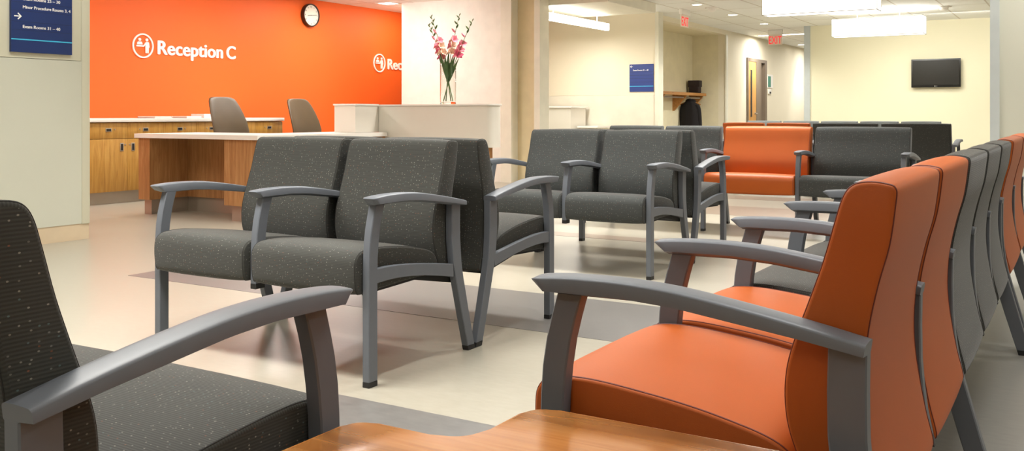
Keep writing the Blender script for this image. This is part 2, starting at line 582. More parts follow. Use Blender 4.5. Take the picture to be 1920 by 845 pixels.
SEAT_PR = catmull([(0.690, 0.330), (0.698, 0.365), (0.700, 0.41), (0.695, 0.445), (0.672, 0.468), (0.63, 0.4755), (0.57, 0.476), (0.48, 0.468),
                   (0.40, 0.458), (0.33, 0.445), (0.27, 0.430), (0.235, 0.412), (0.215, 0.385), (0.210, 0.350), (0.225, 0.335), (0.40, 0.333), (0.60, 0.325), (0.67, 0.323)], 4)
BACK_PR = catmull([(0.195, 0.335), (0.215, 0.395), (0.234, 0.45), (0.240, 0.50), (0.236, 0.55), (0.222, 0.60), (0.204, 0.65), (0.180, 0.72), (0.162, 0.785),
                   (0.150, 0.823), (0.136, 0.841), (0.114, 0.847), (0.088, 0.8455), (0.0725, 0.838), (0.0735, 0.81), (0.082, 0.75), (0.098, 0.69), (0.112, 0.62), (0.118, 0.55),
                   (0.116, 0.49), (0.108, 0.43), (0.096, 0.365), (0.083, 0.310), (0.088, 0.296), (0.105, 0.294), (0.15, 0.308)], 4)

def cushion_sections(x0, x1, bulge):
    w = x1 - x0
    sec = [(x0, -0.007), (x0 + 0.0012, -0.0035), (x0 + 0.0045, -0.0008), (x0 + 0.011, 0.0)]
    for t in (0.06, 0.15, 0.3, 0.5, 0.7, 0.85, 0.94):
        sec.append((x0 + w * t, bulge * (1 - abs(2 * t - 1) ** 3)))
    sec += [(x1 - 0.011, 0.0), (x1 - 0.0045, -0.0008), (x1 - 0.0012, -0.0035), (x1, -0.007)]
    return sec

MESHES = {}
def cushion(kind, w, mat):
    key = (kind, round(w, 4), mat)
    if key not in MESHES:
        bm = bmesh.new()
        add_loft(bm, SEAT_PR if kind == 'seat' else BACK_PR, cushion_sections(0, w, 0.006 if kind == 'seat' else 0.004))
        MESHES[key] = mesh_from(bm, kind + '_cushion', 50)
        MESHES[key].materials.append(M[mat])
    return MESHES[key]

def piping(kind, x, mat):
    key = ('piping', kind, mat)
    if key not in MESHES:
        bm = bmesh.new()
        pr = SEAT_PR if kind == 'seat' else BACK_PR
        ns = poly_normals(pr)
        add_tube(bm, [(0, p[0] + n[0] * -0.0008, p[1] + n[1] * -0.0008) for p, n in zip(pr, ns)], 0.0016, 5, True)
        MESHES[key] = mesh_from(bm, kind + '_piping', 60)
        MESHES[key].materials.append(M[mat])
    return MESHES[key]

FRONT_F = [(0.668, 0.0), (0.668, 0.40), (0.6665, 0.45), (0.663, 0.50), (0.655, 0.55), (0.645, 0.59), (0.632, 0.634)]
FRONT_B = [(0.622, 0.0), (0.622, 0.40), (0.620, 0.45), (0.615, 0.50), (0.607, 0.55), (0.597, 0.59), (0.584, 0.634)]
REAR_B = [(0.0, 0.0), (0.046, 0.16), (0.087, 0.31), (0.097, 0.36), (0.103, 0.41), (0.107, 0.46), (0.108, 0.53), (0.107, 0.596)]
REAR_F = [(0.047, 0.0), (0.096, 0.16), (0.140, 0.31), (0.152, 0.36), (0.160, 0.41), (0.165, 0.46), (0.166, 0.53), (0.164, 0.603)]

def interp(c, z):
    for (y0, z0), (y1, z1) in zip(c, c[1:]):
        if z <= z1 or (y1, z1) == c[-1]:
            t = (z - z0) / (z1 - z0)
            return y0 + (y1 - y0) * t

def strip_poly(A, B, z0, z1):
    """closed polygon between two edge curves, clipped to z0..z1"""
    zs = sorted({z0, z1} | {z for _, z in A if z0 < z < z1})
    zt = max(z1, 0)
    fr = [(interp(A, z), z) for z in zs]
    bk = [(interp(B, z), z) for z in zs]
    return fr + bk[::-1]

def bar(poly, x0, x1, ch=0.0028):
    bm = bmesh.new()
    add_loft(bm, poly, [(x0, -ch), (x0 + ch, 0), (x1 - ch, 0), (x1, -ch)])
    return bm

ARM_T = catmull([(0.677, 0.661), (0.63, 0.6655), (0.575, 0.668), (0.51, 0.6682), (0.45, 0.6655), (0.39, 0.660), (0.30, 0.647), (0.20, 0.630), (0.104, 0.611)], 3, False)
def arm_bottom(y):
    pts = [(0.70, 0.633), (0.64, 0.632), (0.585, 0.6315), (0.49, 0.6325), (0.40, 0.627), (0.30, 0.614), (0.20, 0.602), (0.10, 0.587)]
    for (y0, z0), (y1, z1) in zip(pts, pts[1:]):
        if y1 <= y <= y0:
            t = (y - y0) / (y1 - y0)
            return z0 + (z1 - z0) * t
    return pts[-1][1]

def armrest_bm(xt0, xt1, xb0, xb1):
    bm = bmesh.new()
    rings = []
    n = len(ARM_T)
    xm = (xt0 + xt1) / 2
    for i, (y, zt) in enumerate(ARM_T):
        # undercut nose at the front: low points sit further back
        yb = min(y, 0.640)
        if i == n - 1:
            yb = 0.1075
        # the points between
        zb = arm_bottom(yb)
        a, b, c, dd = xt0, xt1, xb0, xb1
        e = 1.0
        if i == 0:
            e = 0.80
        def tw(x):
            return xm + (x - xm) * e
        def yy(z):
            f = max(0.0, min(1.0, (z - zb) / max(1e-6, zt - zb)))
            return yb + (y - yb) * f
        zmid = zb + (zt - zb) * 0.22
        ring = [(c + 0.002, zb), (dd - 0.002, zb), (dd, zb + 0.002), (b, zmid), (b - 0.0010, zt - 0.0050), (b - 0.0028, zt - 0.0024), (b - 0.0060, zt - 0.0008), (xm + (b - xm) * 0.5, zt), (xm, zt + 0.0006),
                (xm + (a - xm) * 0.5, zt), (a + 0.0060, zt - 0.0008), (a + 0.0028, zt - 0.0024), (a + 0.0010, zt - 0.0050), (a, zmid), (c, zb + 0.002)]
        if i in (0,):
            ring = [(tw(x), z if z < zmid else min(z, zt - 0.003)) for x, z in ring]
        rings.append([bm.verts.new((x, yy(z), z)) for x, z in ring])
    L = len(rings[0])
    for A, B in zip(rings, rings[1:]):
        for k in range(L):
            bm.faces.new((A[k], A[(k + 1) % L], B[(k + 1) % L], B[k]))
    bm.faces.new(rings[0][::-1])
    bm.faces.new(rings[-1])
    return bm

def bench(label, origin, rotz, seats, frames, group=None, mats=None, name='waiting_bench', gap=0.0035):
    """seats: list of (pitch, colour); frames: 'L' full legs / 's' stub, one more than seats"""
    t = thing(name, label, 'bench', (origin[0], origin[1], 0), rotz, group)
    x = 0.0
    nf = len(frames)
    xs = [0.0]
    for pitch, _ in seats:
        xs.append(xs[-1] + pitch)
    for (pitch, colr), x0 in zip(seats, xs):
        w = pitch - T - 2 * gap
        mat = {'dark': 'dark_fabric', 'cool': 'dark_fabric_cool', 'grey': 'dark_fabric_lit', 'orange': 'orange_vinyl'}[colr]
        pm = 'orange_piping' if colr == 'orange' else 'dark_piping'
        word = {'dark': 'charcoal speckled', 'cool': 'charcoal speckled', 'grey': 'grey', 'orange': 'orange vinyl'}[colr]  # grey is the charcoal fabric lightened as if lit
        for kind in ('seat', 'backrest'):
            k = 'seat' if kind == 'seat' else 'back'
            o = link(kind, cushion(k, w, mat), None, t, (x0 + T + gap, 0, 0))
            if len({c for _, c in seats}) > 1:
                o['label'] = word + ' ' + kind
            for px in (0.0055, w - 0.0055):
                link('piping', piping(k, w, pm), None, o, (px, 0, 0))
    for i, (fr, x0) in enumerate(zip(frames, xs)):
        x1 = x0 + T
        z0 = 0.0 if fr == 'L' else 0.292
        cap = 0.02
        f = obj('front_leg', bar(strip_poly(FRONT_F, FRONT_B, z0 + cap, 0.634), x0, x1), 'frame', t)
        obj('foot_cap', bar(strip_poly(FRONT_F, FRONT_B, z0, z0 + cap), x0 + 0.001, x1 - 0.001, 0.002), 'black', f)
        r = obj('rear_leg', bar(strip_poly(REAR_F, REAR_B, z0 + cap, 0.603), x0, x1), 'frame', t)
        obj('foot_cap', bar(strip_poly(REAR_F, REAR_B, z0, z0 + cap), x0 + 0.001, x1 - 0.001, 0.002), 'black', r)
        top = [(0.624, 0.408), (0.56, 0.4085), (0.50, 0.406), (0.42, 0.399), (0.335, 0.389), (0.24, 0.376), (0.15, 0.362)]
        bot = [(y, z - 0.051 + 0.006 * math.sin(PI * (0.624 - y) / 0.474)) for y, z in top]
        obj('side_rail', bar(top + bot[::-1], x0 + 0.004, x1 - 0.004, 0.002), 'frame', t)
        if i == 0:
            a, b = x0 - 0.030, x1
        elif i == nf - 1:
            a, b = x0, x1 + 0.030
        else:
            a, b = x0 - 0.012, x1 + 0.012
        obj('armrest', armrest_bm(a, b, x0, x1), 'frame', t, sharp=40)
    bm = bmesh.new()
    add_loft(bm, [(0.60, 0.320), (0.60, 0.332), (0.36, 0.342), (0.13, 0.312), (0.10, 0.288), (0.12, 0.281), (0.36, 0.328)], [(T + 0.006, 0), (xs[-1] - 0.006, 0)])
    obj('support_beam', bm, 'pan', t)
    return t

R90 = PI / 2
# facing -x : rotz +90, local x -> +y ; facing +x : rotz -90, local x -> -y ; facing +y : rotz 0
A_REAR = 3.214
bench('charcoal two-seat bench facing the reception desk, nearest of the back-to-back benches', (A_REAR, 2.114), R90, [(S, 'dark'), (S, 'dark')], 'LsL')
bench('charcoal two-seat bench turned away, back against the nearest two-seat bench', (A_REAR + 0.004, 2.114 + 2 * S + T), -R90, [(S, 'dark'), (S, 'dark')], 'LsL')
B_REAR = 5.712
bench('charcoal two-seat bench in the middle of the room, facing the nearest back-to-back pair', (B_REAR, 2.114), R90, [(S, 'cool'), (S, 'cool')], 'LsL')
bench('charcoal two-seat bench in the middle of the room, turned towards the wide orange seat', (B_REAR + 0.004, 2.114 + 2 * S + T), -R90, [(S, 'cool'), (S, 'cool')], 'LsL')
C_REAR = 8.058
bench('four-seat bench with one wide orange seat, one wide charcoal seat and two narrow charcoal seats', (C_REAR, 1.108), R90,
      [(W, 'cool'), (W, 'orange'), (S, 'cool'), (S, 'cool')], 'LLLsL')
E_REAR = 11.31
bench('four-seat bench seen from behind, charcoal and orange backs just above the wide orange seat', (E_REAR, 1.20 + 2 * W + 2 * S + T), -R90,
      [(S, 'orange'), (S, 'orange'), (W, 'cool'), (W, 'cool')], 'LsLLL')
bench('farthest charcoal bench below the television, fabric lightened as if lit, only the tops of its backs showing', (15.1, 1.72), R90,
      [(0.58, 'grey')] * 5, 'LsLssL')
R_X, R_Y = 1.4816, 0.168
bench('five-seat bench beside the corner table, two orange seats then three charcoal seats', (R_X, R_Y), 0.0,
      [(S, 'orange'), (S, 'orange'), (S, 'dark'), (S, 'dark'), (S, 'dark')], 'LsLssL')
bench('orange vinyl bench continuing the row past the three charcoal seats', (R_X + 5 * S + 0.10, R_Y), 0.0,
      [(W, 'orange'), (W, 'orange')], 'LLL')
bench('wide charcoal speckled bench across the corner table from the orange seats', (0.54, 1.956), -R90, [(0.86, 'dark')], 'LL')

# ------------------------------------------------------------------ corner table
def rounded_poly(pts, radii, seg=7):
    out = []
    L = len(pts)
    for i in range(L):
        p0, p, p1 = Vector(pts[i - 1]), Vector(pts[i]), Vector(pts[(i + 1) % L])
        r = radii[i]
        a, b = (p0 - p).normalized(), (p1 - p).normalized()
        if r <= 0:
            out.append(tuple(p))
            continue
        s, e = p + a * r, p + b * r
        for k in range(seg + 1):
            t = k / seg
            q = (1 - t) ** 2 * s + 2 * (1 - t) * t * p + t ** 2 * e
            out.append(tuple(q))
    return out
t = thing('corner_table', 'L-shaped cherry wood corner table in the foreground between the two benches', 'table', (1.0, 0.6, 0))
TZ = 0.440
pts = [(0.56, 0.20), (1.437, 0.20), (1.437, 0.822), (1.222, 0.822), (1.222, 1.040), (0.56, 1.040)]
poly = rounded_poly([(x - 1.0, y - 0.6) for x, y in pts], [0.02, 0.02, 0.05, 0.07, 0.045, 0.02])
bm = bmesh.new()
add_prism(bm, poly, TZ - 0.03, TZ)
es = [e for e in bm.edges if all(abs(v.co.z - TZ) < 1e-6 for v in e.verts)]
bmesh.ops.bevel(bm, geom=es, offset=0.004, segments=2, affect='EDGES', profile=0.5)
obj('tabletop', bm, 'wood_table', t, sharp=40)
for x, y in ((0.62, 0.26), (1.38, 0.26), (0.62, 0.98)):
    bm = bmesh.new()
    add_box(bm, x - 1.0 - 0.02, x - 1.0 + 0.02, y - 0.6 - 0.02, y - 0.6 + 0.02, 0, TZ - 0.03, 0.003)
    obj('leg', bm, 'frame', t)
bm = bmesh.new()
add_box(bm, -0.40, 0.40, -0.35, -0.33, TZ - 0.09, TZ - 0.03)
add_box(bm, -0.40, -0.38, -0.35, 0.40, TZ - 0.09, TZ - 0.03)
obj('apron', bm, 'frame', t)

# ------------------------------------------------------------------ reception: wall cabinets
CAB_V, WALLV = 8.80, 9.588
lab = ['oak base cabinet nearest the column, its door handle on the right',
       'oak base cabinet second from the column, its door handle on the left',
       'oak base cabinet third from the column, below the first paper tray',
       'oak base cabinet fourth from the column, just left of the left brown chair',
       'oak base cabinet fifth from the column, mostly hidden behind the left brown chair',
       'oak base cabinet at the open right end of the run, between the two brown chairs']
for k in range(0, 6):
    x0 = 6.105 + 0.461 * k
    x1 = x0 + 0.461
    t = thing('base_cabinet', lab[k], 'cabinet', ((x0 + x1) / 2, 9.2, 0), 0, 'oak cabinets along the orange wall')
    cx = (x0 + x1) / 2
    def cb(name, a, b, y0, y1, z0, z1, mat, par, bev=0.0):
        bm = bmesh.new()
        add_box(bm, a - cx, b - cx, y0 - 9.2, y1 - 9.2, z0, z1, bev)
        return obj(name, bm, mat, par)
    cb('carcass', x0, x1, CAB_V + 0.02, WALLV, 0.13, 0.866, 'wood_cab', t)
    dr = cb('drawer', x0 + 0.0015, x1 - 0.0015, CAB_V, CAB_V + 0.02, 0.693, 0.858, 'wood_cab', t, 0.001)
    dd = cb('door', x0 + 0.0015, x1 - 0.0015, CAB_V, CAB_V + 0.02, 0.132, 0.688, 'wood_cab', t, 0.001)
    cb('toe_kick', x0, x1, CAB_V + 0.06, CAB_V + 0.08, 0, 0.13, 'steel', t)
    h = cb('handle', cx - 0.036, cx + 0.036, CAB_V - 0.004, CAB_V + 0.001, 0.767, 0.805, 'steel', dr, 0.001)
    cb('handle_recess', cx - 0.027, cx + 0.027, CAB_V - 0.0055, CAB_V - 0.003, 0.774, 0.798, 'black', dr)
    side = 1 if k % 2 == 0 else -1
    hx = cx + side * 0.161
    cb('handle', hx - 0.021, hx + 0.021, CAB_V - 0.004, CAB_V + 0.001, 0.557, 0.645, 'steel', dd, 0.001)
    cb('handle_recess', hx - 0.013, hx + 0.013, CAB_V - 0.0055, CAB_V - 0.003, 0.566, 0.636, 'black', dd)
    for (lx, lz, par) in ((cx + side * 0.075, 0.792, dr), (hx + side * 0.042, 0.628, dd)):
        bm = bmesh.new()
        add_lathe(bm, [(0.0, 0), (0.008, 0), (0.008, 0.006), (0.0, 0.006)], 12, (lx - cx, CAB_V - 9.2 - 0.005, lz), 'Y')
        obj('lock', bm, 'steel', par)
o = box('worktop', 6.08, 8.885, CAB_V - 0.02, WALLV, 0.868, 0.908, 'white_top', None, 0.003)
tag(o, 'long white worktop above the oak cabinets along the orange wall', 'worktop')
# paper trays on the worktop
for (x0, x1, y0, n, lb) in ((7.09, 7.34, 9.02, 2, 'low clear tray with papers on the white worktop, left of the taller stack'),
                            (7.56, 7.80, 9.05, 3, 'clear tray of papers on the worktop, just left of the white stack'),
                            ):
    t = thing('paper_tray', lb, 'tray', ((x0 + x1) / 2, y0 + 0.15, 0.908))
    bm = bmesh.new()
    w2 = (x1 - x0) / 2
    add_box(bm, -w2, w2, -0.15, 0.15, 0.0, 0.006)
    add_box(bm, -w2, w2, 0.144, 0.15, 0.0, 0.022)
    add_box(bm, -w2, -w2 + 0.006, -0.15, 0.15, 0.0, 0.022)
    add_box(bm, w2 - 0.006, w2, -0.15, 0.15, 0.0, 0.022)
    obj('tray', bm, 'acrylic', t)
    bm = bmesh.new()
    add_box(bm, -w2 + 0.012, w2 - 0.012, -0.14, 0.135, 0.0065, 0.010 + 0.004 * n)
    obj('paper', bm, 'paper', t)
o = box('paper_stack', 7.82, 7.95, 9.05, 9.28, 0.909, 0.957, 'paper')
tag(o, 'small white stack of papers on the worktop beside the left brown chair', 'paper')

# ------------------------------------------------------------------ reception desk
t = thing('reception_desk', 'oak reception desk with a thick white top and an open knee space', 'desk', (6.2, 6.9, 0))
def db(name, x0, x1, y0, y1, z0, z1, mat, bev=0.0, par=None):
    bm = bmesh.new()
    add_box(bm, x0 - 6.2, x1 - 6.2, y0 - 6.9, y1 - 6.9, z0, z1, bev)
    return obj(name, bm, mat, par or t)
bm = bmesh.new()
add_prism(bm, [(x - 6.2, y - 6.9) for x, y in ((5.85, 6.10), (7.63, 6.10), (7.63, 6.75), (6.62, 6.75), (6.62, 7.74), (5.85, 7.74))], 0.728, 0.768)
obj('desktop', bm, 'white_top', t, smooth=False)
db('end_panel', 5.88, 6.58, 7.555, 7.715, 0.142, 0.727, 'wood_desk')
db('back_panel', 6.33, 6.40, 6.55, 7.555, 0.142, 0.727, 'wood_desk')
db('front_panel', 5.88, 6.33, 6.12, 6.545, 0.142, 0.727, 'wood_desk')
db('side_panel', 6.33, 7.62, 6.12, 6.20, 0.142, 0.727, 'wood_desk')
db('toe_kick', 5.93, 6.56, 7.59, 7.69, 0, 0.141, 'steel')
db('toe_kick', 6.36, 6.40, 6.50, 7.60, 0, 0.141, 'steel')
db('toe_kick', 5.93, 6.36, 6.18, 6.50, 0, 0.141, 'steel')
db('toe_kick', 6.36, 7.60, 6.18, 6.22, 0, 0.141, 'steel')

t = thing('transaction_counter', 'tall white transaction counter under the flower vase', 'counter', (7.9, 5.5, 0))
def cbx(name, x0, x1, y0, y1, z0, z1, mat, bev=0.0):
    bm = bmesh.new()
    add_box(bm, x0 - 7.9, x1 - 7.9, y0 - 5.5, y1 - 5.5, z0, z1, bev)
    return obj(name, bm, mat, t)
poly = rounded_poly([(7.64 - 7.9, 4.86 - 5.5), (7.74 - 7.9, 4.80 - 5.5), (8.10 - 7.9, 5.06 - 5.5), (8.10 - 7.9, 6.40 - 5.5), (7.64 - 7.9, 6.22 - 5.5)], [0.05, 0.05, 0.02, 0.02, 0.004], 8)
bm = bmesh.new()
add_prism(bm, poly, 0.632, 1.034)
obj('fascia', bm, 'white_lam', t, sharp=30)
bm = bmesh.new()
poly2 = rounded_poly([(7.63 - 7.9, 4.85 - 5.5), (7.74 - 7.9, 4.785 - 5.5), (8.12 - 7.9, 5.05 - 5.5), (8.12 - 7.9, 6.42 - 5.5), (7.63 - 7.9, 6.225 - 5.5)], [0.05, 0.05, 0.02, 0.02, 0.004], 8)
add_prism(bm, poly2, 1.036, 1.052)
obj('ledge', bm, 'white_top', t, sharp=30)
cbx('return_panel', 7.28, 7.66, 6.225, 6.50, 0.770, 1.040, 'white_lam')
cbx('return_ledge', 7.27, 7.64, 6.215, 6.51, 1.041, 1.057, 'white_top')
bm = bmesh.new()
add_prism(bm, [(x - 7.9, y - 5.5) for x, y in ((7.72, 4.88), (8.06, 5.12), (8.06, 6.08), (7.72, 6.08))], 0.12, 0.630)
obj('base_panel', bm, 'wood_desk', t, smooth=False)
bm = bmesh.new()
add_prism(bm, [(x - 7.9, y - 5.5) for x, y in ((7.78, 4.99), (8.04, 5.18), (8.04, 6.05), (7.78, 6.05))], 0, 0.119)
obj('toe_kick', bm, 'steel', t, smooth=False)

# ------------------------------------------------------------------ office chairs
def office_chair(label, loc, rotz):
    t = thing('office_chair', label, 'chair', (loc[0], loc[1], 0), rotz, 'brown office chairs behind the desk')
    # back: tall tapered shell, local +y is forward
    prof = [(0.56, 0.225, 0.02), (0.66, 0.245, 0.03), (0.76, 0.250, 0.02), (0.86, 0.245, -0.01), (0.96, 0.230, -0.05), (1.04, 0.212, -0.085), (1.10, 0.192, -0.112), (1.13, 0.172, -0.125), (1.146, 0.135, -0.132), (1.151, 0.08, -0.135)]
    bm = bmesh.new()
    rings = []
    for z, hw, y in prof:
        ring = []
        for k in range(28):
            a = 2 * PI * k / 28
            c, s = math.cos(a), math.sin(a)
            x = hw * math.copysign(abs(c) ** 0.45, c)
            th = 0.032 * math.copysign(abs(s) ** 0.8, s)
            ring.append(bm.verts.new((x, -0.23 + y + th - 0.12 * (x / 0.23) ** 2 * -0.35, z)))
        rings.append(ring)
    for A, B in zip(rings, rings[1:]):
        for k in range(28):
            bm.faces.new((A[k], A[(k + 1) % 28], B[(k + 1) % 28], B[k]))
    bm.faces.new(rings[0][::-1])
    bm.faces.new(rings[-1])
    obj('backrest', bm, 'brown_leather', t, sharp=60)
    bm = bmesh.new()
    add_box(bm, -0.235, 0.235, -0.20, 0.25, 0.44, 0.52, 0.03)
    obj('seat', bm, 'brown_leather', t, sharp=50)
    bm = bmesh.new()
    add_tube(bm, [(0, -0.10, 0.42), (0, -0.24, 0.42), (0, -0.28, 0.50), (0, -0.27, 0.70)], 0.022, 8)
    obj('back_bracket', bm, 'black', t)
    bm = bmesh.new()
    add_tube(bm, [(0, 0, 0.09), (0, 0, 0.44)], 0.03, 12)
    obj('gas_column', bm, 'black', t)
    bm = bmesh.new()
    for k in range(5):
        a = 2 * PI * k / 5 + 0.3
        add_tube(bm, [(0, 0, 0.10), (0.15 * math.cos(a), 0.15 * math.sin(a), 0.09), (0.29 * math.cos(a), 0.29 * math.sin(a), 0.07)], 0.022, 8, False, 0.014)
    b = obj('base', bm, 'black', t)
    for k in range(5):
        a = 2 * PI * k / 5 + 0.3
        bm = bmesh.new()
        add_lathe(bm, [(0.0, -0.018), (0.024, -0.018), (0.030, -0.010), (0.030, 0.010), (0.024, 0.018), (0.0, 0.018)], 14, (0.29 * math.cos(a), 0.29 * math.sin(a), 0.030), 'X')
        obj('caster', bm, 'black', b)
office_chair('brown office chair behind the desk, in front of the oak cabinets', (7.50, 8.07), math.radians(178))
office_chair('brown office chair against the orange wall, past the end of the oak cabinets', (8.86, 8.2), math.radians(180))

# ------------------------------------------------------------------ reception lettering
def reception_sign(x_icon, label):
    t = thing('reception_sign', label, 'sign', (x_icon, 9.588, 1.768), 0, 'reception signs on the orange wall')
    bm = bmesh.new()
    prof = []
    R, r = 0.147, 0.129
    seg = 56
    for (ra, y) in ((R, 0), (R, -0.014), (r, -0.014), (r, 0)):
        prof.append((ra, y))
    add_lathe(bm, prof, seg, (0, 0, 0), 'Y', True)
    obj('ring', bm, 'white', t, sharp=40)
    bm = bmesh.new()
    def disc(cx, cz, rad):
        add_lathe(bm, [(0.0001, 0), (rad, 0), (rad, -0.012), (0.0001, -0.012)], 20, (cx, 0, cz), 'Y')
    def flat(poly):
        lo = [bm.verts.new((x, 0, z)) for x, z in poly]
        hi = [bm.verts.new((x, -0.012, z)) for x, z in poly]
        bm.faces.new(lo)
        bm.faces.new(hi[::-1])
        for i in range(len(poly)):
            j = (i + 1) % len(poly)
            bm.faces.new((lo[i], lo[j], hi[j], hi[i]))
    # receptionist behind the counter
    disc(-0.046, 0.073, 0.018)
    flat([(-0.084, 0.014), (-0.080, 0.036), (-0.068, 0.048), (-0.024, 0.048), (-0.012, 0.036), (-0.008, 0.014)])
    # counter
    flat([(-0.092, -0.012), (-0.092, 0.006), (0.014, 0.006), (0.014, -0.012)])
    # visitor standing
    disc(0.054, 0.073, 0.018)
    flat([(0.012, 0.012), (0.036, 0.044), (0.046, 0.049), (0.072, 0.049), (0.082, 0.040), (0.090, -0.016), (0.080, -0.018), (0.078, -0.086), (0.060, -0.086), (0.057, -0.030), (0.054, -0.086), (0.036, -0.086), (0.034, 0.012), (0.020, -0.002), (0.008, 0.002)])
    obj('icon', bm, 'white', t, sharp=30)
    for word, x, w in (('Reception', 0.214, 1.0), ('C', 1.287, 0.143)):
        bm = text_mesh(word, w, 0.172, 0.014, 0.030, 'lettering', 1.02)
        for v in bm.verts:
            v.co += Vector((x, 0.0, -0.086))
        obj('lettering', bm, 'white', t, smooth=False)
reception_sign(7.363, 'white Reception C lettering with a round people icon, left of the clock')
reception_sign(11.787, 'second white reception lettering, right of the clock and cut off by the cream pier')

# clock
t = thing('wall_clock', 'round dark-rimmed wall clock high on the orange wall', 'clock', (10.19, 9.588, 2.383))
bm = bmesh.new()
add_lathe(bm, [(0.150, 0.0), (0.166, 0.0), (0.168, -0.05), (0.163, -0.062), (0.152, -0.062), (0.149, -0.05)], 48, (0, 0, 0), 'Y', True)
obj('rim', bm, 'clock_rim', t)
bm = bmesh.new()
add_lathe(bm, [(0.0001, 0.0), (0.150, 0.0), (0.150, -0.045), (0.0001, -0.045)], 48, (0, 0, 0), 'Y')
obj('dial', bm, 'clock_face', t)
for h in range(1, 13):
    a = h * PI / 6
    bm = text_mesh(str(h), None, 0.022, 0.001, 0.01)
    xs = [v.co.x for v in bm.verts]
    wd = max(xs) - min(xs)
    for v in bm.verts:
        v.co += Vector((0.122 * math.sin(a) - wd / 2, -0.0455, 0.122 * math.cos(a) - 0.011))
    obj('numeral', bm, 'black', t, smooth=False)
for ang, ln, w in ((PI / 6 * 8.75, 0.075, 0.007), (PI * 2 * 14 / 60, 0.115, 0.005)):
    bm = bmesh.new()
    add_box(bm, -w / 2, w / 2, -0.0485, -0.047, -0.015, ln)
    bmesh.ops.rotate(bm, verts=bm.verts, cent=(0, 0, 0), matrix=Matrix.Rotation(ang, 3, 'Y'))
    obj('hand', bm, 'black', t)

# ------------------------------------------------------------------ way-finding signs
t = thing('directory_sign', 'large navy directory sign with white room names on the sage column', 'sign', (3.896, 6.509, 1.396))
def dsb(name, x0, x1, y0, y1, z0, z1, mat, par=t):
    bm = bmesh.new()
    add_box(bm, x0, x1, y0, y1, z0, z1)
    return obj(name, bm, mat, par)
dsb('panel', 0, 0.471, -0.012, 0.010, 0, 0.80, 'blue')
dsb('stripe', 0, 0.471, -0.0135, -0.011, 0.087, 0.0955, 'cyan')
for z in (0.159, 0.219, 0.296, 0.357, 0.435, 0.495, 0.57, 0.63):
    dsb('groove', 0, 0.471, -0.0128, -0.011, z - 0.0012, z + 0.0012, 'blue_groove')
def sign_line(txt, x, z, w, cap, par, mat='white', wt=0.018):
    bm = text_mesh(txt, w, cap, 0.001, wt)
    for v in bm.verts:
        v.co += Vector((x, -0.0122, z))
    return obj('lettering', bm, mat, par, smooth=False)
sign_line('Exam Rooms 31 \u2013 40', 0.086, 0.174, 0.288, 0.0225, t)
sign_line('Minor Procedure Rooms 3, 4', 0.086, 0.3145, 0.371, 0.0225, t)
sign_line('Exam Rooms 25 \u2013 30', 0.086, 0.374, 0.288, 0.0225, t)
def arrow_bm(w, right=True):
    bm = bmesh.new()
    k = 1 if right else -1
    hw = w * 0.085
    for ix, (a, b) in enumerate((((-w / 2, 0), (w / 2, 0)), ((w / 2, 0), (0.05 * w, 0.42 * w)), ((w / 2, 0), (0.05 * w, -0.42 * w)))):
        p, q = Vector((a[0] * k, a[1])), Vector((b[0] * k, b[1]))
        dr = (q - p).normalized()
        n = Vector((-dr.y, dr.x)) * hw
        p -= dr * hw * 0.6
        q += dr * hw * 0.6
        lo = [bm.verts.new((c.x, 0, c.y)) for c in (p + n, q + n, q - n, p - n)]
        hi = [bm.verts.new((c.x, -0.001 - 0.0001 * ix, c.y)) for c in (p + n, q + n, q - n, p - n)]
        bm.faces.new(lo)
        bm.faces.new(hi[::-1])
        for i in range(4):
            bm.faces.new((lo[i], lo[(i + 1) % 4], hi[(i + 1) % 4], hi[i]))
    return bm
bm = arrow_bm(0.048)
for v in bm.verts:
    v.co += Vector((0.048, -0.0122, 0.256))
obj('arrow', bm, 'white', t, smooth=False)

# small sign on the corridor wall (faces -x)
t = thing('directory_sign', 'small navy directory sign on the cream corridor wall', 'sign', (14.398, 6.413, 1.324), -R90)
def sg(name, x0, x1, y0, y1, z0, z1, mat):
    bm = bmesh.new()
    add_box(bm, x0, x1, y0, y1, z0, z1)
    return obj(name, bm, mat, t)
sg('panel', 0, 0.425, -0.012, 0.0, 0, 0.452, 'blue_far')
sg('stripe', 0, 0.425, -0.0135, -0.011, 0.084, 0.094, 'cyan')
for z in (0.16, 0.215, 0.27, 0.325):
    sg('groove', 0, 0.425, -0.0128, -0.011, z - 0.002, z + 0.002, 'blue_groove')
sign_line('Exam Rooms 31 \u2013 40', 0.066, 0.343, 0.27, 0.023, t)
bm = arrow_bm(0.040, False)
for v in bm.verts:
    v.co += Vector((0.036, -0.0122, 0.415))
obj('arrow', bm, 'white', t, smooth=False)

# ------------------------------------------------------------------ vase with gladioli
VX, VY, VZ = 7.86, 5.502, 1.0525
t = thing('glass_vase', 'clear glass cylinder vase standing on the white transaction counter', 'vase', (VX, VY, VZ))
bm = bmesh.new()
add_lathe(bm, [(0.0001, 0.0), (0.078, 0.0), (0.081, 0.004), (0.081, 0.412), (0.0795, 0.4135), (0.077, 0.412), (0.077, 0.030), (0.074, 0.024), (0.0001, 0.024)], 40)
obj('vessel', bm, 'glass', t, sharp=50)

def to_xy(side, z, depth=0.0):
    """side: offset along -y (picture right), z height above the vase foot"""
    return Vector((depth, -side, z))

